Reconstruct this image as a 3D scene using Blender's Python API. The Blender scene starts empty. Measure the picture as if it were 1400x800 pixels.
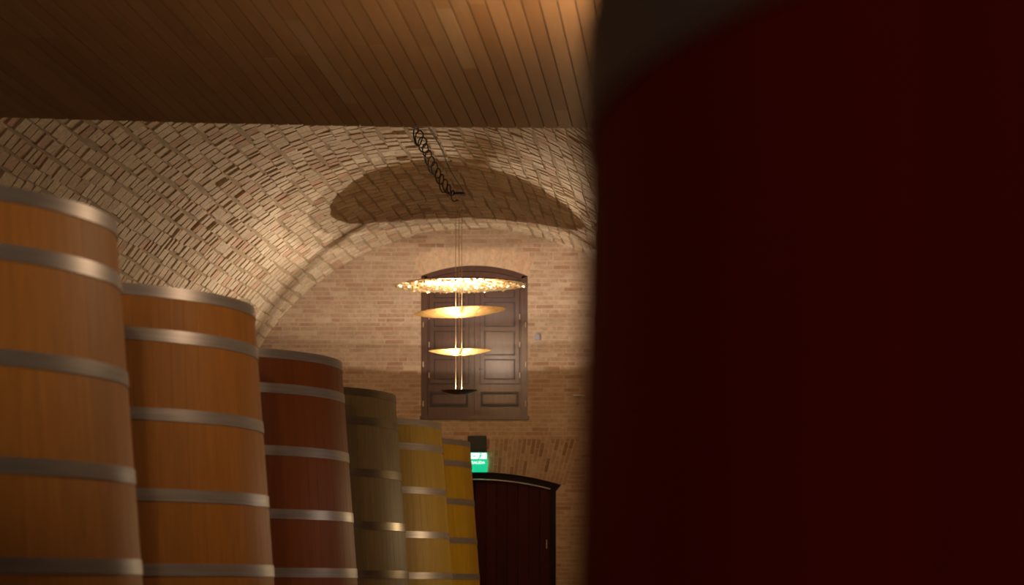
import bpy, bmesh, math, random
from mathutils import Vector, Matrix
PI = math.pi
C = bpy.context.scene.collection
rnd = random.Random(7)

# ---------------------------------------------------------------- room dimensions (metres)
CAM_Z = 1.6
WALL_Y = 27.3            # brick end wall
VX, VR, VZ = -3.03, 3.5, 3.0   # vault axis x, radius, springing height
VAULT_Y0 = 13.6          # where the vaulted nave begins
CEIL_Z = 4.85            # wooden soffit over the hall

# ---------------------------------------------------------------- helpers
def link(o, parent=None):
    C.objects.link(o)
    if parent is not None: o.parent = parent
    return o

def obj(name, bm, mats, parent=None, smooth=False, kind=None):
    me = bpy.data.meshes.new(name)
    bm.to_mesh(me); bm.free()
    if not isinstance(mats, (list, tuple)): mats = [mats]
    for m in mats: me.materials.append(m)
    if smooth:
        for p in me.polygons: p.use_smooth = True
        me.set_sharp_from_angle(angle=math.radians(40))
    o = link(bpy.data.objects.new(name, me), parent)
    if kind: o['kind'] = kind
    return o

def thing(name, label, cat, loc=(0, 0, 0), group=None):
    o = link(bpy.data.objects.new(name, None))
    o.location = loc; o.empty_display_size = .1
    o['label'] = label; o['category'] = cat
    if group: o['group'] = group
    return o

def tag(o, label, cat, group=None):
    o['label'] = label; o['category'] = cat
    if group: o['group'] = group
    return o

def box(bm, x0, x1, y0, y1, z0, z1, mat=0, M=None):
    vs = [bm.verts.new((x, y, z)) for x in (x0, x1) for y in (y0, y1) for z in (z0, z1)]
    if M is not None:
        for v in vs: v.co = M @ v.co
    for f in ((0, 1, 3, 2), (4, 6, 7, 5), (0, 4, 5, 1), (2, 3, 7, 6), (0, 2, 6, 4), (1, 5, 7, 3)):
        fc = bm.faces.new([vs[i] for i in f]); fc.material_index = mat
    return vs

def bevelbox(x0, x1, y0, y1, z0, z1, b=.004):
    bm = bmesh.new(); box(bm, x0, x1, y0, y1, z0, z1)
    bmesh.ops.recalc_face_normals(bm, faces=bm.faces)
    bmesh.ops.bevel(bm, geom=bm.edges[:], offset=b, segments=2, affect='EDGES')
    return bm

def join(bm, other):
    me = bpy.data.meshes.new('t'); other.to_mesh(me); other.free()
    bm.from_mesh(me); bpy.data.meshes.remove(me)

def prism(bm, pts, y0, y1, mat=0):
    """closed polygon pts (x, z) extruded from y0 (front) to y1"""
    a = [bm.verts.new((x, y0, z)) for x, z in pts]
    b = [bm.verts.new((x, y1, z)) for x, z in pts]
    n = len(pts)
    bm.faces.new(a).material_index = mat
    bm.faces.new(b[::-1]).material_index = mat
    for i in range(n):
        bm.faces.new((a[i], b[i], b[(i+1) % n], a[(i+1) % n])).material_index = mat

def lathe(bm, prof, n=96, closed=False, cx=0, cy=0):
    rings = [[bm.verts.new((cx + r*math.cos(2*PI*k/n), cy + r*math.sin(2*PI*k/n), z)) for k in range(n)] for r, z in prof]
    m = len(rings)
    for i in range(m if closed else m-1):
        A, B = rings[i], rings[(i+1) % m]
        for k in range(n):
            bm.faces.new((A[k], A[(k+1) % n], B[(k+1) % n], B[k]))
    return rings

def tube(bm, pts, r, seg=8):
    pts = [Vector(p) for p in pts]
    rings = []
    up = Vector((.31, .17, .93))
    for i, p in enumerate(pts):
        t = (pts[min(i+1, len(pts)-1)] - pts[max(i-1, 0)]).normalized()
        a = t.cross(up)
        if a.length < 1e-3: a = t.cross(Vector((1, 0, 0)))
        a.normalize(); b = t.cross(a)
        rings.append([bm.verts.new(p + r*(math.cos(2*PI*k/seg)*a + math.sin(2*PI*k/seg)*b)) for k in range(seg)])
    for A, B in zip(rings, rings[1:]):
        for k in range(seg):
            bm.faces.new((A[k], A[(k+1) % seg], B[(k+1) % seg], B[k]))
    bm.faces.new(rings[0]); bm.faces.new(rings[-1][::-1])

# ---------------------------------------------------------------- materials
class NT:
    def __init__(s, name):
        s.m = bpy.data.materials.new(name); s.m.use_nodes = True
        s.n = s.m.node_tree.nodes; s.l = s.m.node_tree.links
        s.b = s.n['Principled BSDF']
    def node(s, t, **kw):
        n = s.n.new(t)
        for k, v in kw.items(): setattr(n, k, v)
        return n
    def link(s, a, b): s.l.new(a, b)
    def ramp(s, fac, stops):
        r = s.node('ShaderNodeValToRGB'); e = r.color_ramp.elements
        while len(e) < len(stops): e.new(.5)
        for q, (p, c) in zip(e, stops): q.position = p; q.color = (*c, 1)
        s.link(fac, r.inputs[0]); return r.outputs[0]
    def noise(s, scale=(1, 1, 1), sc=5, detail=4, rough=.5, coord='Object'):
        tc = s.node('ShaderNodeTexCoord'); mp = s.node('ShaderNodeMapping')
        mp.inputs['Scale'].default_value = scale
        s.link(tc.outputs[coord], mp.inputs[0])
        nz = s.node('ShaderNodeTexNoise'); nz.inputs['Scale'].default_value = sc
        nz.inputs['Detail'].default_value = detail; nz.inputs['Roughness'].default_value = rough
        s.link(mp.outputs[0], nz.inputs['Vector']); return nz.outputs['Fac']
    def mix(s, a, b, fac=.5, mode='MULTIPLY'):
        m = s.node('ShaderNodeMix', data_type='RGBA', blend_type=mode)
        for sock, v in ((m.inputs[0], fac), (m.inputs[6], a), (m.inputs[7], b)):
            if hasattr(v, 'is_output'): s.link(v, sock)
            elif isinstance(v, (int, float)): sock.default_value = v
            else: sock.default_value = (*v, 1)
        return m.outputs[2]
    def bump(s, h, strength=.3, dist=.01):
        b = s.node('ShaderNodeBump'); b.inputs['Strength'].default_value = strength; b.inputs['Distance'].default_value = dist
        s.link(h, b.inputs['Height']); s.link(b.outputs[0], s.b.inputs['Normal'])
    def set(s, **kw):
        for k, v in kw.items():
            i = s.b.inputs[k]
            if hasattr(v, 'is_output'): s.link(v, i)
            else: i.default_value = (*v, 1) if isinstance(v, tuple) else v
        return s

def island(t):
    return t.node('ShaderNodeNewGeometry').outputs['Random Per Island']

def plain(name, col, rough=.5, metal=0, **kw):
    return NT(name).set(**{'Base Color': col, 'Roughness': rough, 'Metallic': metal}, **kw).m

def brick_mat(name, stops, grain=30):
    t = NT(name)
    c = t.ramp(island(t), stops)
    n = t.ramp(t.noise(sc=grain, detail=5, rough=.65), [(.3, (.72, .70, .66)), (.7, (1.12, 1.1, 1.08))])
    t.set(**{'Base Color': t.mix(c, n, 1.0), 'Roughness': .92})
    t.bump(t.noise(sc=grain*1.6, detail=6, rough=.7), .5, .012)
    return t.m

def mortar_mat(name, a, b):
    t = NT(name)
    t.set(**{'Base Color': t.ramp(t.noise(sc=6, detail=6, rough=.7), [(.3, a), (.7, b)]), 'Roughness': .95})
    t.bump(t.noise(sc=45, detail=5, rough=.7), .5, .01)
    return t.m

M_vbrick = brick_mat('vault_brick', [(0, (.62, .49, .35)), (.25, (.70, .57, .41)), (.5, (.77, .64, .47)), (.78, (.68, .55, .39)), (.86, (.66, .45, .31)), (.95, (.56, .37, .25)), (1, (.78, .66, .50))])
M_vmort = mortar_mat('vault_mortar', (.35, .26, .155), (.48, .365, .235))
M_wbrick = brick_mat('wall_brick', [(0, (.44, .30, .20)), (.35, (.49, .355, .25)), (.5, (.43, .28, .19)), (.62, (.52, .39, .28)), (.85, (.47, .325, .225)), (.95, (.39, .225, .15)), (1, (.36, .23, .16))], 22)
M_wmort = mortar_mat('wall_mortar', (.45, .33, .23), (.55, .42, .30))
M_sold = brick_mat('soldier_brick', [(0, (.26, .14, .075)), (.35, (.36, .22, .13)), (1, (.50, .35, .23))], 22)
M_arch = brick_mat('arch_brick', [(0, (.60, .42, .27)), (.5, (.55, .36, .23)), (.85, (.62, .45, .30)), (1, (.50, .30, .19))], 22)

def wood_mat(name, stops, rough, grain_scale, gmix=.55, coat=0, streak=(.55, 1.2), spec=.5):
    t = NT(name); t.b.inputs['Specular IOR Level'].default_value = spec
    c = t.ramp(island(t), stops)
    g = t.ramp(t.noise(scale=grain_scale, sc=1, detail=7, rough=.62), [(.28, (streak[0],)*3), (.72, (streak[1],)*3)])
    t.set(**{'Base Color': t.mix(c, g, gmix), 'Roughness': rough})
    t.bump(t.noise(scale=grain_scale, sc=2.5, detail=5, rough=.6), .12, .004)
    if coat: t.b.inputs['Coat Weight'].default_value = coat; t.b.inputs['Coat Roughness'].default_value = .25
    return t.m

M_plank = wood_mat('ceiling_plank', [(0, (.29, .158, .072)), (.2, (.325, .18, .083)), (.6, (.35, .195, .092)), (.88, (.31, .165, .073)), (.95, (.26, .13, .054)), (1, (.42, .27, .15))], .45, (22, 1.6, 22), .45, streak=(.7, 1.15))
M_groove = plain('plank_groove', (.035, .02, .012), .9)
M_shut = wood_mat('shutter_wood', [(0, (.078, .033, .022)), (1, (.092, .040, .027))], .30, (30, 30, 3), .5, coat=.9)
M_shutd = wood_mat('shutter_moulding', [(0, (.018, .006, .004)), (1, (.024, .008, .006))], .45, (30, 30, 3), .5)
M_door = wood_mat('door_wood', [(0, (.040, .004, .004)), (1, (.055, .006, .006))], .6, (30, 30, 2.5), .4)
M_door.node_tree.nodes['Principled BSDF'].inputs['Specular IOR Level'].default_value = .15
M_dframe = wood_mat('door_frame_wood', [(0, (.012, .004, .003)), (1, (.016, .005, .004))], .6, (30, 30, 2.5), .4)
M_dframe.node_tree.nodes['Principled BSDF'].inputs['Specular IOR Level'].default_value = .15
M_brass = plain('hinge_brass', (.75, .66, .52), .3, 1)
M_black = plain('black_rubber', (.012, .010, .009), .6)
M_blackp = plain('black_plastic', (.006, .006, .007), .45)
M_wire = plain('steel_wire', (.62, .46, .26), .35, .8)
M_bracket = plain('dark_bracket', (.02, .016, .013), .5, .4)
M_floor = NT('floor_tile')
M_floor.set(**{'Base Color': M_floor.ramp(M_floor.noise(sc=2.2, detail=6), [(.3, (.17, .10, .065)), (.7, (.24, .15, .10))]), 'Roughness': .5}); M_floor = M_floor.m
M_plaster = NT('hall_plaster')
M_plaster.set(**{'Base Color': M_plaster.ramp(M_plaster.noise(sc=3, detail=6), [(.3, (.30, .20, .12)), (.7, (.36, .25, .155))]), 'Roughness': .9}); M_plaster = M_plaster.m

def hoop_mat(name, col, rough, metal):
    t = NT(name)
    n = t.ramp(t.noise(scale=(3, 3, 60), sc=1, detail=5), [(.3, (.82, .82, .82)), (.7, (1.08, 1.08, 1.08))])
    t.set(**{'Base Color': t.mix(col, n, 1.0), 'Roughness': rough, 'Metallic': metal})
    return t.m
M_hoop = hoop_mat('galvanised_hoop', (.31, .285, .30), .40, .5)
M_hoopd = hoop_mat('dull_dark_hoop', (.20, .17, .135), .36, .8)
M_foot = plain('vat_foot_steel', (.3, .29, .28), .4, .9)

def oak(name, base, var=.07):
    lo = tuple(c*(1-var) for c in base); hi = tuple(c*(1+var) for c in base)
    return wood_mat(name, [(0, lo), (.5, base), (1, hi)], .55, (38, 38, 1.1), .6, streak=(.7, 1.15), spec=.28)

def gold_mat(name, a, b, rough, bumpsc=16, st=.7):
    t = NT(name)
    n = t.noise(sc=bumpsc, detail=6, rough=.6)
    t.set(**{'Base Color': t.ramp(n, [(.3, a), (.7, b)]), 'Roughness': rough, 'Metallic': .85})
    t.bump(t.noise(sc=bumpsc*1.5, detail=6, rough=.65), st, .02)
    return t.m
M_gold = gold_mat('gold_leaf', (.42, .22, .055), (.66, .42, .15), .45)
M_goldc = gold_mat('crumpled_gold_foil', (.80, .56, .25), (1.0, .88, .58), .34, 25, .5)
M_umber = plain('dark_bronze', (.05, .026, .012), .55, .4)
M_bronze = plain('dish_dark_bronze', (.20, .12, .06), .32, .85)
def emit(name, col, s):
    t = NT(name); t.set(**{'Base Color': (0, 0, 0), 'Emission Color': col, 'Emission Strength': s}); return t.m
M_bulb = emit('lit_bulb', (1, .86, .62), 40)
M_green = emit('lit_green_panel', (.0, .60, .27), 1.0)
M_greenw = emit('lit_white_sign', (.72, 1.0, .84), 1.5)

# ---------------------------------------------------------------- setting: floor and walls
bm = bmesh.new(); box(bm, -7.6, 3.6, -4.2, WALL_Y+.5, -.12, 0); obj('floor', bm, M_floor, kind='structure')
bm = bmesh.new(); box(bm, -7.7, -7.5, -4.2, VAULT_Y0, 0, 5.0); obj('wall_left', bm, M_plaster, kind='structure')
bm = bmesh.new(); box(bm, 3.4, 3.6, -4.2, VAULT_Y0, 0, 5.0); obj('wall_right', bm, M_plaster, kind='structure')
bm = bmesh.new(); box(bm, -7.7, 3.6, -4.4, -4.2, 0, 5.0); obj('wall_back', bm, M_plaster, kind='structure')

# ---------------------------------------------------------------- planked ceiling of the hall (edge is a shallow bow)
EDGE = [(-7.7, 13.42), (-4.84, 13.79), (-3.45, 13.96), (-2.13, 14.08), (-.77, 14.12), (3.6, 14.16)]
def edge_y(x):
    for (a, ya), (b, yb) in zip(EDGE, EDGE[1:]):
        if a <= x <= b: return ya + (yb-ya)*(x-a)/(b-a)
    return EDGE[-1][1]
bm = bmesh.new()
pw, gap = .1006, .0075
x = -7.4
while x < 3.35:
    y1 = edge_y(x + pw/2); y = y1
    first = True
    while y > -4.15:
        L = rnd.uniform(.3, 2.2) if first else rnd.uniform(1.2, 2.8)
        first = False
        y0 = max(y - L, -4.15)
        dz = rnd.uniform(-.0012, .0012)
        box(bm, x + gap/2, x + pw - gap/2, y0 + .0008, y, CEIL_Z + dz, CEIL_Z + .02)
        y = y0
    x += pw
box_pts = [(a, b) for a, b in EDGE]
lo = [bm.verts.new((a, b - .004, CEIL_Z + .012)) for a, b in box_pts] + [bm.verts.new((3.6, -4.2, CEIL_Z+.012)), bm.verts.new((-7.7, -4.2, CEIL_Z+.012))]
hi = [bm.verts.new((v.co.x, v.co.y, CEIL_Z + .2)) for v in lo]
n = len(lo)
for fv in (lo, hi[::-1], *[(lo[i], hi[i], hi[(i+1) % n], lo[(i+1) % n]) for i in range(n)]):
    bm.faces.new(fv).material_index = 1
bmesh.ops.recalc_face_normals(bm, faces=bm.faces)
obj('ceiling', bm, [M_plank, M_groove], kind='structure')

# ---------------------------------------------------------------- brick barrel vault
bm = bmesh.new()
def vpt(th, r, y): return Vector((VX - r*math.cos(th), y, VZ + r*math.sin(th)))
NS = 72
Rm = VR + .004
prev = None
for k in range(NS+1):                                   # mortar shell, 0.3 m thick
    th = PI*k/NS
    cur = [bm.verts.new(vpt(th, r, y)) for r, y in ((Rm, VAULT_Y0), (Rm, WALL_Y+.3), (Rm+.3, WALL_Y+.3), (Rm+.3, VAULT_Y0))]
    if prev:
        for i in range(4):
            bm.faces.new((prev[i], cur[i], cur[(i+1) % 4], prev[(i+1) % 4])).material_index = 1
    prev = cur
pitch = .150
rows = int(PI*VR/pitch)
for r in range(rows):
    th0 = PI*r/rows
    w = rnd.uniform(.119, .136)/VR                       # brick width around the arc
    tc = th0 + .5*PI/rows
    y = VAULT_Y0 + rnd.uniform(0, .1)
    drift = rnd.uniform(0, 6)
    while y < WALL_Y - .02:
        L = rnd.choice((.12, .17, .18, .19, .20, .215))*rnd.uniform(.93, 1.07)
        y1 = min(y + L, WALL_Y)
        rough = .5 + .5*math.sin(y*.9 + th0*3.1 + 1.3)*math.cos(th0*5 - y*.35)
        gapy = rnd.uniform(.006, .012) + .008*rough
        a = -abs(rnd.gauss(.003, .006))*(.4 + 1.3*rough); b = rnd.gauss(.002, .003)*(.8 + 1.1*rough)
        tilt = rnd.gauss(0, .002)
        base = -.007
        tj = tc + (rnd.uniform(-.009, .009) + .013*math.sin(y*2.1 + drift) + .008*math.sin(y*5.3 + 2*drift))/VR
        wj = w*rnd.uniform(.92, 1.05); sk = rnd.uniform(-.006, .006)
        if y1 - y > .05:
            v = []
            for (yy, off, s) in ((y, a, 1), (y1 - gapy, b, 1)):
                for tt, tl in ((tj - wj/2, tilt), (tj + wj/2, -tilt)):
                    for rr in (VR + base + off + tl, VR + .05):
                        v.append(bm.verts.new(vpt(tt, rr, yy + (sk if tl == tilt else -sk))))
            for f in ((0, 1, 3, 2), (4, 6, 7, 5), (0, 4, 5, 1), (2, 3, 7, 6), (0, 2, 6, 4), (1, 5, 7, 3)):
                bm.faces.new([v[i] for i in f])
        y = y1
bmesh.ops.recalc_face_normals(bm, faces=bm.faces)
obj('vaulted_ceiling', bm, [M_vbrick, M_vmort], kind='structure')
# nave side walls under the vault
for side, xa, xb in (('inner_left', VX-VR-.3, VX-VR), ('inner_right', VX+VR, VX+VR+.3)):
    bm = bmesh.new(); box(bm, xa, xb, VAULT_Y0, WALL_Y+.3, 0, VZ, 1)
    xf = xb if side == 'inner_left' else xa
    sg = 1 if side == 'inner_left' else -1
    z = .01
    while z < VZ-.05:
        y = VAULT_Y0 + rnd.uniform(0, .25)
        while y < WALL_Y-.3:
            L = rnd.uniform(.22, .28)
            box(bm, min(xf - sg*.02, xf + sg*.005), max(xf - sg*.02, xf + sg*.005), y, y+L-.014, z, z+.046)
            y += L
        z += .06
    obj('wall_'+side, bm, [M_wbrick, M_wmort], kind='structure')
# end walls of the hall beside the nave mouth
ro = VR + .25
t_end = math.asin((4.84 - VZ)/ro)
for sg, xe, nm in ((-1, -7.7, 'wall_front_left'), (1, 3.6, 'wall_front_right')):
    bm = bmesh.new()
    arc = [(VX + sg*ro, 0)] + [(VX + sg*ro*math.cos(t_end*k/16), VZ + ro*math.sin(t_end*k/16)) for k in range(17)]
    for (xa, za), (xb, zb) in zip(arc, arc[1:]):
        prism(bm, [(xa, za), (xb, zb), (xe, zb), (xe, za)], VAULT_Y0 - .03, VAULT_Y0 + .2)
    bmesh.ops.recalc_face_normals(bm, faces=bm.faces)
    obj(nm, bm, M_plaster, kind='structure')

# ---------------------------------------------------------------- brick end wall with shuttered window and door openings
WX0, WX1, WZ0, WZS, WZA = -3.766, -2.290, 3.885, 5.845, 5.988       # window: sides, foot, springing, crown
DXC, DH, DHL, DZS, DZA = -3.03, 1.13, 1.205, 2.955, 3.132           # door: centre, jamb half width, lintel half width
def arc_z(x, xc, half, zs, za):
    R = (half*half + (za-zs)**2)/(2*(za-zs)); d = min(abs(x-xc), half)
    return za - R + math.sqrt(R*R - d*d)
wxc, wh = (WX0+WX1)/2, (WX1-WX0)/2
def warc(x): return arc_z(x, wxc, wh, WZS, WZA)
def darc(x): return arc_z(x, DXC, DHL, DZS, DZA)
win_hole = [(WX0, WZ0), (WX1, WZ0)] + [(WX1 - 2*wh*k/20, warc(WX1 - 2*wh*k/20)) for k in range(21)]
door_hole = [(DXC-DH, 0.001), (DXC+DH, 0.001), (DXC+DH, DZS-.09), (DXC+DHL, DZS)] + \
            [(DXC+DHL - 2*DHL*k/24, darc(DXC+DHL - 2*DHL*k/24)) for k in range(1, 24)] + [(DXC-DHL, DZS), (DXC-DH, DZS-.09)]
outer = [(VX-VR-.1, 0), (VX+VR+.1, 0)] + [(VX + (VR+.1)*math.cos(PI*k/64), VZ + (VR+.1)*math.sin(PI*k/64)) for k in range(65)]
bm = bmesh.new()
loops = [outer, win_hole, door_hole]
for yy in (WALL_Y, WALL_Y+.28):
    es = []
    for l in loops:
        vs = [bm.verts.new((x, yy, z)) for x, z in l]
        es += [bm.edges.new((vs[i], vs[(i+1) % len(vs)])) for i in range(len(vs))]
    for f in bmesh.ops.triangle_fill(bm, use_beauty=True, use_dissolve=False, edges=es, normal=(0, -1, 0))['geom']:
        if isinstance(f, bmesh.types.BMFace): f.material_index = 1
for l in loops[1:]:
    a = [bm.verts.new((x, WALL_Y, z)) for x, z in l]; b = [bm.verts.new((x, WALL_Y+.28, z)) for x, z in l]
    for i in range(len(l)):
        j = (i+1) % len(l); bm.faces.new((a[i], b[i], b[j], a[j])).material_index = 1
# course by course, cut where the openings and their relieving arches are
ARCH_T = .285; DTOP = 3.60
Rw = (wh*wh + (WZA-WZS)**2)/(2*(WZA-WZS)); wcz = WZA - Rw
Rd = (DHL**2 + (DZA-DZS)**2)/(2*(DZA-DZS)); dcz = DZA - Rd
tw = math.asin(wh/Rw)*1.0; td = math.asin(DHL/Rd)*1.05
def cuts(z):
    out = []
    if WZ0-.035 < z < WZS: out.append((WX0, WX1))
    elif WZS <= z < WZA + ARCH_T:
        ro = Rw + ARCH_T; dz = z - wcz
        e = dz*math.tan(tw)
        h2 = ro*ro - dz*dz
        out.append((wxc - min(e, math.sqrt(max(h2, 0))) - .008, wxc + min(e, math.sqrt(max(h2, 0))) + .008))
    if z < DZS - .09: out.append((DXC-DH, DXC+DH))
    elif z < DTOP:
        e = max((z - dcz)*math.tan(td), DHL)
        out.append((DXC - e - .006, DXC + e + .006))
    return out
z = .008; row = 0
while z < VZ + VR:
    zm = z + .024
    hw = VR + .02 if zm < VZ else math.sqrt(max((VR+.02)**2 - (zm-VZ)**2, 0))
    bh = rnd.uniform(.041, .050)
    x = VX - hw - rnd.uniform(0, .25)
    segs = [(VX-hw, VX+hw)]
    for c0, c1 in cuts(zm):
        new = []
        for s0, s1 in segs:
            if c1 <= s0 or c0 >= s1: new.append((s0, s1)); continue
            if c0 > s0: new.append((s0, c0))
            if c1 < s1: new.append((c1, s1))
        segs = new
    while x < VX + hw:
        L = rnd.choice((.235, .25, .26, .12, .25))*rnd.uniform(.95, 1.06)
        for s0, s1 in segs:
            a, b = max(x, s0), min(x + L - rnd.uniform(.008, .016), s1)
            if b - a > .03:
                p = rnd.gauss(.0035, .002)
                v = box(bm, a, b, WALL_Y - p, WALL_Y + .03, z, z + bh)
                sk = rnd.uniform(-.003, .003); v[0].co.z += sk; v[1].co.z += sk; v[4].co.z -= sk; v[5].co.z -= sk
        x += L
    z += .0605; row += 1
def voussoirs(cx, cz, r0, r1, t0, t1, pitch, mat, joints=None, top=None):
    n = max(1, int((t1-t0)*r0/pitch))
    for k in range(n):
        a = t0 + (t1-t0)*(k+.11)/n; b = t0 + (t1-t0)*(k+.89)/n
        cut = [r0]
        rt = r1
        if top is not None:
            rt = (top - cz)/math.cos((a+b)/2)
        if joints:
            c = r0 + (joints*.5 if k % 2 else joints) * rnd.uniform(.9, 1.1)
            while c < rt - .03: cut.append(c); c += joints
        cut.append(rt)
        for q0, q1 in zip(cut, cut[1:]):
            p = rnd.uniform(.003, .008)
            q1 -= .008
            pts = [(cx + q0*math.sin(a), cz + q0*math.cos(a)), (cx + q0*math.sin(b), cz + q0*math.cos(b)),
                   (cx + q1*math.sin(b), cz + q1*math.cos(b)), (cx + q1*math.sin(a), cz + q1*math.cos(a))]
            prism(bm, pts, WALL_Y - p, WALL_Y + .03, mat)
voussoirs(wxc, wcz, Rw + .004, Rw + ARCH_T, -tw, tw, .078, 2, None)
voussoirs(DXC, dcz, Rd + .006, Rd + .46, -td, td, .056, 3, .205, DTOP - .004)
bmesh.ops.recalc_face_normals(bm, faces=bm.faces)
obj('wall_front', bm, [M_wbrick, M_wmort, M_arch, M_sold], kind='structure')

# ---------------------------------------------------------------- shuttered window
win = link(bpy.data.objects.new('window_1', None)); win['kind'] = 'structure'; win.location = (wxc, WALL_Y, WZ0)
def part(name, bm, m, parent, smooth=False, label=None):
    """mesh given in world metres, parented to a thing that stands at parent's location"""
    bmesh.ops.recalc_face_normals(bm, faces=bm.faces)
    o = obj(name, bm, m, parent, smooth)
    w = Vector((0, 0, 0)); p = parent
    while p is not None: w += p.location; p = p.parent
    o.data.transform(Matrix.Translation(-w))
    if label: o['label'] = label
    return o
F0 = WALL_Y + .012           # frame face
fw = .088
bm = bmesh.new()
box(bm, WX0+.002, WX0+fw, F0, F0+.09, WZ0+.002, WZS-.002); box(bm, WX1-fw, WX1-.002, F0, F0+.09, WZ0+.002, WZS-.002)
top_o = [(WX0+.003 + (2*wh-.006)*k/24, warc(WX0+.003 + (2*wh-.006)*k/24)-.003) for k in range(25)]
top_i = [(WX0+fw + (2*wh-2*fw)*k/24, warc(WX0+fw + (2*wh-2*fw)*k/24) - .075) for k in range(25)]
for k in range(24):
    prism(bm, [top_o[k], top_o[k+1], top_i[k+1], top_i[k]], F0, F0+.09)
part('window_frame', bm, M_shut, win)
bm = bmesh.new(); join(bm, bevelbox(WX0-.01, WX1+.022, WALL_Y-.035, WALL_Y+.06, WZ0-.03, WZ0+.022, .006))
part('window_sill', bm, M_shut, win)
def frame_rect(bm, x0, x1, z0, z1, w, y0, y1):
    box(bm, x0, x1, y0, y1, z0, z0+w); box(bm, x0, x1, y0, y1, z1-w, z1)
    box(bm, x0, x0+w, y0, y1, z0+w, z1-w); box(bm, x1-w, x1, y0, y1, z0+w, z1-w)
L0 = F0 + .012                # leaf face
def pz(py): return CAM_Z + (797-py)/98.9
def px_(p): return (p-948)/98.9
for s in (-1, 1):
    lx0, lx1 = (WX0+fw+.003, wxc-.003) if s < 0 else (wxc+.003, WX1-fw-.003)
    xs = [lx0 + (lx1-lx0)*k/12 for k in range(13)]
    bm = bmesh.new()
    prism(bm, [(lx0, WZ0+.026), (lx1, WZ0+.026)] + [(x, warc(x)-.08) for x in xs[::-1]], L0, L0+.05)
    leaf = part('shutter_leaf', bm, M_shut, win)
    c = wxc
    mir = (lambda a, b: (a, b)) if s > 0 else (lambda a, b: (2*c-b, 2*c-a))
    # small opening shutter outlined by a thin dark frame painted as its groove's shade
    a, b = mir(px_(656.5), px_(710))
    bm = bmesh.new(); box(bm, a, b, L0-.012, L0, pz(524.5), WZS-.06)
    part('inner_shutter', bm, M_shut, leaf)
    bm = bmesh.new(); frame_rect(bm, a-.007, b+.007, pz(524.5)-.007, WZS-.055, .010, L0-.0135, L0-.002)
    part('moulding_or_shade_line', bm, M_shutd, leaf)
    for (pt, pb) in ((388, 408), (413, 447), (452.5, 486), (491, 519)):
        a, b = mir(px_(662), px_(704))
        bm = bmesh.new()
        frame_rect(bm, a, b, pz(pb), pz(pt), .016, L0-.020, L0-.010)
        part('moulding_or_shade_line', bm, M_shutd, leaf)
        bm = bmesh.new(); join(bm, bevelbox(a+.02, b-.02, L0-.019, L0-.008, pz(pb)+.02, pz(pt)-.02, .006))
        part('panel', bm, M_shut, leaf)
    a, b = mir(px_(657), px_(709.5))
    bm = bmesh.new(); frame_rect(bm, a, b, pz(556), pz(535.5), .036, L0-.016, L0+.01); part('moulding_or_shade_line', bm, M_shutd, leaf)
    bm = bmesh.new(); join(bm, bevelbox(a+.04, b-.04, L0-.014, L0+.01, pz(556)+.04, pz(535.5)-.04, .006)); part('panel', bm, M_shut, leaf)
    for py in (433, 471, 513):
        a, b = mir(px_(709.8), px_(711.2))
        bm = bmesh.new(); tube(bm, [((a+b)/2, L0-.016, pz(py+3.6)), ((a+b)/2, L0-.016, pz(py-3.6))], .0075, 10); part('hinge', bm, M_brass, leaf, True, 'small brass hinge')
    for py in (390, 444, 498, 552):
        a, b = mir(px_(717.8), px_(719.2))
        bm = bmesh.new(); tube(bm, [((a+b)/2, F0-.004, pz(py+3.6)), ((a+b)/2, F0-.004, pz(py-3.6))], .0075, 10); part('hinge', bm, M_brass, leaf, True, 'small brass hinge')
    for p in (655, 658.5):
        a, b = mir(px_(p)-.005, px_(p)+.005)
        bm = bmesh.new(); bmesh.ops.create_uvsphere(bm, u_segments=12, v_segments=8, radius=.0085, matrix=Matrix.Translation(((a+b)/2, L0-.014, pz(504.8))))
        part('knob', bm, M_shutd, leaf, True)
bm = bmesh.new(); box(bm, wxc-.006, wxc+.004, L0-.006, L0-.0005, WZ0+.03, WZS-.0)
part('meeting_stile', bm, M_shutd, win)
bm = bmesh.new(); join(bm, bevelbox(px_(651.7), px_(653.5), L0-.026, L0-.012, pz(472), pz(463.5), .003)); tube(bm, [(px_(652.6), L0-.03, pz(469)), (px_(652.6), L0-.06, pz(469)), (px_(652.6)+.0, L0-.06, pz(471.5))], .006, 8)
part('latch', bm, plain('dull_latch', (.16, .09, .05), .5, .5), win)

# ---------------------------------------------------------------- arched door
door = link(bpy.data.objects.new('door_1', None)); door['kind'] = 'structure'; door.location = (DXC, WALL_Y+.1, 0)
D0 = WALL_Y + .03
bm = bmesh.new()
n = 28
out = [(DXC-DHL+.004 + (2*DHL-.008)*k/n, darc(DXC-DHL+.004 + (2*DHL-.008)*k/n)-.004) for k in range(n+1)]
inn = [(DXC-DH+.08 + (2*DH-.16)*k/n, darc(DXC-DH+.08 + (2*DH-.16)*k/n)-.098) for k in range(n+1)]
for k in range(n): prism(bm, [out[k], out[k+1], inn[k+1], inn[k]], D0, D0+.12)
for s in (-1, 1):
    a, b = sorted((DXC + s*(DH-.08), DXC + s*(DH-.003))); box(bm, a, b, D0, D0+.12, .002, DZS-.11)
    prism(bm, [(DXC + s*p, q) for p, q in ((DH-.085, DZS-.112), (DH-.003, DZS-.112), (DH-.002, DZS-.085), (DHL-.006, DZS-.002), (DH-.085, DZS+.02))], D0+.001, D0+.12)
part('door_frame', bm, M_dframe, door)
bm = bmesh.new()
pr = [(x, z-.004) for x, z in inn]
tube(bm, [(x, D0-.004, z+.002) for x, z in pr], .007, 8)  # pale tube painted as light catching the inner arch edge
part('arch_glint', bm, plain('painted_edge_glint', (.8, .74, .70), .35, .2), door, True, 'thin pale strip painted as a glint under the arch')
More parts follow.
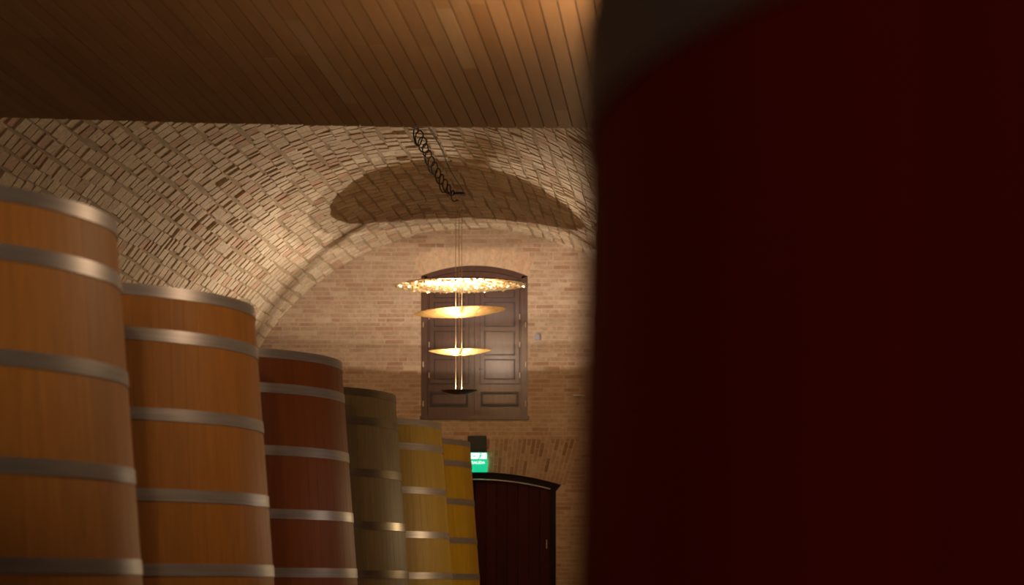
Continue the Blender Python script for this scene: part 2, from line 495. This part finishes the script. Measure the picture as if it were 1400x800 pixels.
for s in (-1, 1):
    bm = bmesh.new()
    nb = 7
    x0, x1 = (DXC-DH+.083, DXC-.004) if s < 0 else (DXC+.004, DXC+DH-.083)
    for k in range(nb):
        a = x0 + (x1-x0)*k/nb + .003; b = x0 + (x1-x0)*(k+1)/nb - .003
        prism(bm, [(a, .012), (b, .012), (b, darc(b)-.105), (a, darc(a)-.105)], D0+.045, D0+.085)
    box(bm, x0, x1, D0+.07, D0+.1, .012, 2.75)
    leaf = part('door_leaf', bm, M_door, door)
bm = bmesh.new(); tube(bm, [(px_(747), D0+.02, pz(738)), (px_(747), D0+.02, pz(750))], .008, 8); tube(bm, [(px_(747), D0+.045, pz(739)), (px_(747), D0+.02, pz(739))], .006, 8); tube(bm, [(px_(747), D0+.045, pz(749)), (px_(747), D0+.02, pz(749))], .006, 8)
part('pull_handle', bm, plain('dull_handle', (.35, .25, .22), .35, .8), door, True)

# ---------------------------------------------------------------- oak vats
RIM = 1.656 + CAM_Z; R_TOP = 1.0; TAPER = .0715; Z_BOT = .32
HOOPS = [CAM_Z + h for h in (1.638, 1.388, .942, .490, .072, -.38, -.80, -1.16)]
def make_vat(x, y, wood, hoopm, label, seed, spin=0, hoops=None, rtop=R_TOP, taper=TAPER):
    vat_r = lambda z: rtop + taper*(RIM - z)
    rr = random.Random(seed)
    t = thing('oak_vat', label, 'vat', (x, y, 0), 'tall oak vats')
    bm = bmesh.new()
    N = 62; edges = [0]
    for k in range(N): edges.append(edges[-1] + rr.uniform(.8, 1.2))
    tot = edges[-1]
    for k in range(N):
        a0, a1 = 2*PI*edges[k]/tot + spin, 2*PI*edges[k+1]/tot + spin
        g = .0004
        secs = [(a0 + g, -.0006), (a0 + g + .003, 0), ((a0+a1)/2, 0), (a1 - g - .003, 0), (a1 - g, -.0006)]
        zs = [Z_BOT + (RIM - Z_BOT)*i/6 for i in range(7)]
        out = [[bm.verts.new(((vat_r(z)+d)*math.cos(a), (vat_r(z)+d)*math.sin(a), z)) for a, d in secs] for z in zs]
        inn = [[bm.verts.new(((vat_r(z)-.055)*math.cos(a), (vat_r(z)-.055)*math.sin(a), z)) for a in (secs[0][0], secs[-1][0])] for z in zs]
        for i in range(6):
            for j in range(4): bm.faces.new((out[i][j], out[i][j+1], out[i+1][j+1], out[i+1][j]))
            bm.faces.new((inn[i][0], inn[i+1][0], inn[i+1][1], inn[i][1]))
            bm.faces.new((out[i][0], out[i+1][0], inn[i+1][0], inn[i][0]))
            bm.faces.new((out[i][4], inn[i][1], inn[i+1][1], out[i+1][4]))
        bm.faces.new((*out[6], inn[6][1], inn[6][0])); bm.faces.new((*out[0][::-1], inn[0][0], inn[0][1]))
    bmesh.ops.recalc_face_normals(bm, faces=bm.faces)
    obj('staves', bm, wood, t)
    for hz, hh in (hoops or [(h, .035) for h in HOOPS]):
        z0, z1 = hz - hh, min(hz + hh, RIM + .012)
        bm = bmesh.new(); th = .0055
        lathe(bm, [(vat_r(z0)-.004, z0), (vat_r(z0)+th, z0), (vat_r(z1)+th, z1), (vat_r(z1)-.004, z1)], 128, True)
        bmesh.ops.recalc_face_normals(bm, faces=bm.faces)
        obj('hoop', bm, hoopm, t, True)
    bm = bmesh.new()
    for k in range(16):
        x0 = -.93 + 1.86*k/16; x1 = x0 + 1.86/16 - .002
        def hw(v): return math.sqrt(max(.94**2 - v*v, 0))
        pts = [(x0, -hw(x0)), (x1, -hw(x1)), (x1, hw(x1)), (x0, hw(x0))]
        a = [bm.verts.new((p, q, RIM-.10)) for p, q in pts]; b = [bm.verts.new((p, q, RIM-.06)) for p, q in pts]
        bm.faces.new(a[::-1]); bm.faces.new(b)
        for i in range(4): bm.faces.new((a[i], a[(i+1) % 4], b[(i+1) % 4], b[i]))
    bmesh.ops.recalc_face_normals(bm, faces=bm.faces)
    obj('lid', bm, wood, t)
    bm = bmesh.new(); lathe(bm, [(0.001, Z_BOT+.08), (vat_r(Z_BOT)-.06, Z_BOT+.08), (vat_r(Z_BOT)-.06, Z_BOT+.12), (.001, Z_BOT+.12)], 64)
    obj('bottom', bm, wood, t)
    for k in range(4):
        a = PI/4 + k*PI/2
        bm = bmesh.new(); R_ = vat_r(Z_BOT) - .04
        lathe(bm, [(.001, 0), (.09, 0), (.09, .015), (.05, .03), (.05, Z_BOT+.001), (.001, Z_BOT+.001)], 20, False, R_*math.cos(a), R_*math.sin(a))
        obj('foot', bm, M_foot, t)
    return t

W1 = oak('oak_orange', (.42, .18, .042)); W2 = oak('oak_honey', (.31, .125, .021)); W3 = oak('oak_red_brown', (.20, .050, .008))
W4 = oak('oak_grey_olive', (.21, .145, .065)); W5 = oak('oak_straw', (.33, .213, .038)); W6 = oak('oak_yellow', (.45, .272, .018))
W7 = oak('oak_shaded_red', (.20, .014, .009)); W7.node_tree.nodes['Principled BSDF'].inputs['Specular IOR Level'].default_value = .12  # brown oak of the near vat, its deep shade put into the colour
VX_ROW = -3.656
make_vat(VX_ROW, 8.945, W1, M_hoop, 'big orange-brown oak vat, nearest of the row, cut by the left edge of the photo', 11)
make_vat(VX_ROW, 11.84, W2, M_hoop, 'honey-brown oak vat second in the row, between the nearest vat and the red-brown one', 12)
make_vat(VX_ROW, 14.83, W3, M_hoop, 'dark red-brown oak vat with dull grey hoops, third in the row from the camera', 13)
make_vat(VX_ROW, 17.53, W4, M_hoopd, 'grey-olive oak vat with dark shiny hoops, standing behind the red-brown vat', 14)
make_vat(VX_ROW, 20.72, W5, M_hoop, 'pale straw-coloured oak vat between the grey-olive vat and the farthest yellow one', 15)
make_vat(VX_ROW, 23.41, W6, M_hoop, 'yellow-brown oak vat at the far end of the row, beside the green exit sign', 16)
make_vat(.972, 2.117, W7, M_hoop, 'huge oak vat with its shade coloured near-black red, out of focus, filling the right half of the photo', 17,
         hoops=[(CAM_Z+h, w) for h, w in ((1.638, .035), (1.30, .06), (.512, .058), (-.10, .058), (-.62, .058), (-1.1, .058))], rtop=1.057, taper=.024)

# ---------------------------------------------------------------- chandelier of four hanging discs
CX, CY = -2.924, 24.75
chand = thing('chandelier', 'tiered chandelier of four gold discs on thin wires, hanging before the shuttered window', 'chandelier', (CX, CY, CAM_Z+2.4))
dz1, dz2, dz3, dz4 = CAM_Z+3.728, CAM_Z+3.373, CAM_Z+2.887, CAM_Z+2.392
def cpart(name, bm, m, parent, smooth=False): return part(name, bm, m, parent, smooth)
def disc_part(zc, R, depth, roll, pitch, mat, seed, dx=0, th=.006, rough=.004, mat2=None):
    """shallow dish: low in the middle, rim higher; slightly rolled, ragged leaf edge"""
    rr = random.Random(seed)
    bm = bmesh.new(); n, m = 72, 14
    rim = [1 + rr.uniform(-.012, .012) for _ in range(n)]
    Rot = Matrix.Translation((CX+dx, CY, zc)) @ Matrix.Rotation(math.radians(roll), 4, 'Y') @ Matrix.Rotation(math.radians(pitch), 4, 'X')
    tops = []
    for sgn in (0, 1):
        rings = []
        for i in range(1, m+1):
            q = i/m; ring = []
            for k in range(n):
                r = R*q*(1 + (rim[k]-1)*q)
                z = depth*(q**2) - depth*.6 + (th if sgn else 0) + rr.uniform(-rough, rough)*(q < .98)
                v = bm.verts.new(Rot @ Vector((r*math.cos(2*PI*k/n), r*math.sin(2*PI*k/n), z))); ring.append(v)
            rings.append(ring)
        c = bm.verts.new(Rot @ Vector((0, 0, -depth*.6 + (th if sgn else 0))))
        for k in range(n): bm.faces.new((c, rings[0][k], rings[0][(k+1) % n])).material_index = sgn
        for A, B in zip(rings, rings[1:]):
            for k in range(n): bm.faces.new((A[k], B[k], B[(k+1) % n], A[(k+1) % n])).material_index = sgn
        tops.append(rings[-1])
    for k in range(n): bm.faces.new((tops[0][k], tops[0][(k+1) % n], tops[1][(k+1) % n], tops[1][k]))
    return cpart('disc', bm, [mat, mat2 or mat], chand, True)
# top canopy: shallow dome, crumpled foil under a dark bronze skin
rr = random.Random(3)
bm = bmesh.new(); n, m = 110, 22; R = .816
Rot = Matrix.Translation((CX, CY, dz1)) @ Matrix.Rotation(math.radians(-1.2), 4, 'Y') @ Matrix.Rotation(math.radians(2.4), 4, 'X')
def dome(layer):
    rings = []
    for i in range(1, m+1):
        q = i/m
        rings.append([bm.verts.new(Rot @ Vector((R*q*math.cos(2*PI*k/n), R*q*math.sin(2*PI*k/n), .035*(1-q*q) + (.028*(1-q**6) if layer else rr.uniform(-.018, .012)*(1 if q < .97 else .35))))) for k in range(n)])
    c = bm.verts.new(Rot @ Vector((0, 0, .035 + (.028 if layer else 0))))
    for k in range(n): bm.faces.new((c, rings[0][k], rings[0][(k+1) % n])).material_index = layer
    for A, B in zip(rings, rings[1:]):
        for k in range(n): bm.faces.new((A[k], B[k], B[(k+1) % n], A[(k+1) % n])).material_index = layer
    return rings[-1]
A = dome(0); B = dome(1)
for k in range(n): bm.faces.new((A[k], A[(k+1) % n], B[(k+1) % n], B[k])).material_index = 1
d1 = cpart('canopy', bm, [M_goldc, M_umber], chand)
bm = bmesh.new()
for k in range(420):                                    # loose foil flakes under the canopy
    a = rr.uniform(0, 2*PI); q = math.sqrt(rr.random())*.97
    p = Rot @ Vector((R*q*math.cos(a), R*q*math.sin(a), .035*(1-q*q)-.006))
    d = Vector((rr.gauss(0, 1), rr.gauss(0, 1), -abs(rr.gauss(0, .5)))).normalized()
    s = d.cross(Vector((rr.gauss(0, 1), rr.gauss(0, 1), rr.gauss(0, 1)))).normalized()
    L = rr.uniform(.02, .045); w = rr.uniform(.010, .022)
    vs = [bm.verts.new(p + s*w), bm.verts.new(p - s*w), bm.verts.new(p + d*L - s*w*.4), bm.verts.new(p + d*L + s*w*.5)]
    bm.faces.new(vs)
f = cpart('foil_flakes', bm, M_goldc, d1); f['kind'] = 'stuff'
d2 = disc_part(dz2, .572, .060, -4.0, 2.0, M_gold, 5, .0)
d3 = disc_part(dz3, .387, .055, -1.2, 3.0, M_gold, 6, .0)
d4 = disc_part(dz4, .228, .046, -1.0, 2.6, M_bronze, 8, -.01)
W3x = [(-.058, .03), (-.008, -.035), (.018, .03)]      # three suspension wires
for (dx, dy) in W3x:
    bm = bmesh.new(); tube(bm, [(CX+dx, CY+dy, CAM_Z+4.87), (CX+dx, CY+dy, dz1+.06)], .0036, 6); tube(bm, [(CX+dx, CY+dy, dz1+.02), (CX+dx, CY+dy, dz4+.0)], .0030, 6)
    cpart('suspension_wire', bm, M_wire, chand, True)
lamps = []
for d, zd, dep in ((d2, dz2, .060), (d3, dz3, .055), (d4, dz4, .050)):
    for (dx, dy) in W3x:
        zb = zd - dep*.6 + .003
        bm = bmesh.new(); lathe(bm, [(.001, zb), (.013, zb), (.013, zb+.003), (.006, zb+.005), (.001, zb+.005)], 16, False, CX+dx*.9+.009, CY+dy)
        o = cpart('lamp_cup', bm, M_brass, d, True)
        bm = bmesh.new(); bmesh.ops.create_uvsphere(bm, u_segments=14, v_segments=10, radius=.006, matrix=Matrix.Translation((CX+dx*.9+.009, CY+dy, zb+.008)))
        cpart('bulb', bm, M_bulb, d, True)
    lamps.append((CX-.016, CY+.002, zd - dep*.6 + .018))
# bracket under the crown
bm = bmesh.new(); join(bm, bevelbox(CX-.075, CX+.06, CY-.05, CY+.05, CAM_Z+4.866, CAM_Z+4.882, .003))
cpart('ceiling_bracket', bm, M_bracket, chand)

# ---------------------------------------------------------------- looped black cable along the crown of the vault
bm = bmesh.new(); rr = random.Random(21)
pts = []; turns = 17; N = turns*18
for i in range(N+1):
    u = i/N; y = 19.2 + (24.7-19.2)*u; ph = 2*PI*turns*u
    k = int(turns*u); q = random.Random(k*13+5)
    A_ = .05 + .065*q.random(); Bx = .015 + .035*q.random()
    pts.append((-2.935 - .06*u + .02*math.sin(7*u) + Bx*math.cos(ph), y + .06*math.sin(ph*1.0+.6+q.random()), VZ+VR-.03 - A_ + A_*math.sin(ph)))
tube(bm, pts, .0078, 7)
cable = obj('cable', bm, M_black, smooth=True); tag(cable, 'tangled black cable hanging in loops along the crown of the brick vault', 'cable')
bm = bmesh.new(); tube(bm, [(-2.80-.004*k+.012*math.sin(k*.8), 19.0 + k*.31, VZ+VR-.034) for k in range(19)], .006, 7)
tag(obj('support_wire', bm, M_bracket, smooth=True), 'thin straight wire along the vault crown above the looped cable', 'wire')

# ---------------------------------------------------------------- exit sign above the door
sx0, sx1 = px_(642.2), px_(667)
sgn = thing('exit_sign', 'lit green exit sign under a black box above the arched door', 'sign', ((sx0+sx1)/2, WALL_Y, pz(646)))
bm = bmesh.new(); join(bm, bevelbox(px_(640.4), px_(665.2), WALL_Y-.10, WALL_Y-.007, pz(619.2), pz(596.6), .006)); part('housing', bm, M_blackp, sgn)
bm = bmesh.new(); join(bm, bevelbox(sx0, sx1, WALL_Y-.062, WALL_Y-.05, pz(646), pz(619.3), .002)); part('green_panel', bm, M_green, sgn)
bm = bmesh.new(); join(bm, bevelbox(sx0+.01, sx1-.01, WALL_Y-.05, WALL_Y-.007, pz(622), pz(619.4), .002)); part('mount', bm, M_blackp, sgn)
# pictogram: figure running through a doorway beside an arrow
ax, az, ay = sx0, pz(646), WALL_Y-.064
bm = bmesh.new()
prism(bm, [(ax+.026, az+.182), (ax+.240, az+.182), (ax+.240, az+.264), (ax+.026, az+.264)], ay, ay+.003)  # white field painted in for lamp glare washing over the symbol
pic = part('pictogram', bm, M_greenw, sgn, label='white field painted as lamp glare, with a green running figure')
fig = bmesh.new()
def flat(pts): prism(fig, [(ax+.055+a*.80, az+.044+b*.86) for a, b in pts], ay-.002, ay+.001)
flat([(.128+.011*math.cos(2*PI*k/14), .243+.011*math.sin(2*PI*k/14)) for k in range(14)])
flat([(.105, .205), (.122, .178), (.142, .222), (.126, .232)])
flat([(.126, .232), (.118, .222), (.092, .226), (.090, .219), (.120, .214)])
flat([(.136, .222), (.164, .214), (.162, .207), (.136, .213)])
flat([(.106, .196), (.122, .178), (.098, .163), (.076, .165), (.078, .172), (.094, .172)])
flat([(.112, .188), (.126, .186), (.152, .172), (.142, .165), (.132, .167), (.140, .172)])
part('running_figure', fig, M_green, pic)
fig = bmesh.new()
flat([(.000, .205), (.018, .225), (.018, .211), (.050, .211), (.050, .199), (.018, .199), (.018, .185)])
part('arrow', fig, M_green, pic)
cu = bpy.data.curves.new('lettering', 'FONT'); cu.body = 'SALIDA'; cu.size = .054; cu.extrude = .0015; cu.align_x = 'CENTER'; cu.offset = .0012
cu.materials.append(M_greenw)
tmp = bpy.data.objects.new('t', cu)
me = bpy.data.meshes.new_from_object(tmp); bpy.data.objects.remove(tmp)
o = link(bpy.data.objects.new('lettering', me), sgn)
o.location = (.0, -.0640, .114); o.rotation_euler = (PI/2, 0, 0); o.scale = (1.04, 1, 1)

# ---------------------------------------------------------------- small fittings on the end wall
jb = thing('junction_box', 'small grey electrical box on the brick wall right of the shuttered window', 'electrical box', (px_(735), WALL_Y, pz(466)))
bm = bmesh.new(); join(bm, bevelbox(px_(731.3), px_(739), WALL_Y-.045, WALL_Y-.006, pz(465.5), pz(457), .008)); part('casing', bm, plain('grey_box', (.22, .22, .25), .5), jb)
bm = bmesh.new(); join(bm, bevelbox(px_(732), px_(738.3), WALL_Y-.050, WALL_Y-.045, pz(464.8), pz(457.7), .002)); part('cover', bm, plain('grey_cover', (.27, .27, .31), .45), jb)
br = thing('metal_bracket', 'thin pale metal bracket on the brick wall, right of the arched door', 'bracket', (px_(792), WALL_Y, pz(541)))
bm = bmesh.new(); join(bm, bevelbox(px_(784), px_(800), WALL_Y-.06, WALL_Y-.004, pz(541.6), pz(540.2), .003)); part('shelf_plate', bm, plain('pale_metal', (.7, .62, .5), .35, .6), br)
bm = bmesh.new(); join(bm, bevelbox(px_(790), px_(794), WALL_Y-.02, WALL_Y-.004, pz(545), pz(541.7), .002)); part('support_tab', bm, plain('pale_metal_tab', (.35, .28, .2), .4, .6), br)

# ---------------------------------------------------------------- lights
def point(name, loc, power, col, r=.05, spot=None, rot=(0, 0, 0), blend=.5):
    L = bpy.data.lights.new(name, 'SPOT' if spot else 'POINT'); L.energy = power; L.color = col; L.shadow_soft_size = r
    if spot: L.spot_size = math.radians(spot); L.spot_blend = blend
    o = link(bpy.data.objects.new(name, L)); o.location = loc; o.rotation_euler = rot
    return o
for i, (x, y, z) in enumerate(lamps):
    point('disc_lamp', (x, y, z), (145, 82, 125)[i], (1, .84, .67), (.030, .0045, .003)[i])
point('sign_glow', ((sx0+sx1)/2+.03, WALL_Y-.03, pz(632)), 1.2, (.35, 1, .55), .015)
point('aisle_lamp_or_fill', (-.45, 10.9, CAM_Z+2.25), 75, (1, .68, .38), .10)
point('aisle_lamp_or_fill', (-.45, 15.2, CAM_Z+.75), 13, (1, .80, .58), .10)  # added fill that lifts the vault bricks, no known lamp here
point('aisle_lamp_or_fill', (-.3, 20.5, CAM_Z+.75), 60, (1, .73, .38), .10)
def aim(a, b): return (Vector(b)-Vector(a)).to_track_quat('-Z', 'Y').to_euler()
a = (-1.3, 2.6, 4.4)
point('fill_spot', a, 420, (1, .72, .42), .12, 42, aim(a, (-4.0, 12.0, 3.3)), .9)  # unseen spot added to light the vat row and miss the near vat
point('back_fill', (-1.4, -2.6, 3.6), 62, (1, .74, .5), .2)  # weak fill added behind the camera to lift the near vat
point('fill_spot', (-3.6, 1.0, 4.4), 160, (1, .70, .40), .12, 60, aim((-3.6, 1.0, 4.4), (-3.6, 14.0, 4.4)), .9)  # second unseen spot, added to reach the left of the vault
w = bpy.data.worlds.new('world'); bpy.context.scene.world = w; w.use_nodes = True
w.node_tree.nodes['Background'].inputs[0].default_value = (0, 0, 0, 1)

# ---------------------------------------------------------------- camera (lens shifted up and to the left of its axis)
cam = bpy.data.cameras.new('camera'); co = link(bpy.data.objects.new('camera', cam))
co.location = (0, 0, CAM_Z); co.rotation_euler = (PI/2, 0, 0)
cam.sensor_width = 36; cam.lens = 2700/1400*36
cam.shift_x = -(948-700)/1400; cam.shift_y = (797-400)/1400
cam.clip_start = .05; cam.clip_end = 100
cam.dof.use_dof = True; cam.dof.focus_distance = 18.5; cam.dof.aperture_fstop = 1.9
sc = bpy.context.scene; sc.camera = co
sc.view_settings.view_transform = 'Standard'; sc.view_settings.look = 'None'
sc.view_settings.exposure = 0; sc.view_settings.gamma = 1; sc.view_settings.use_curve_mapping = False
sc.cycles.use_denoising = True
sc.cycles.max_bounces = 8; sc.cycles.diffuse_bounces = 5
sc.cycles.sample_clamp_indirect = 4
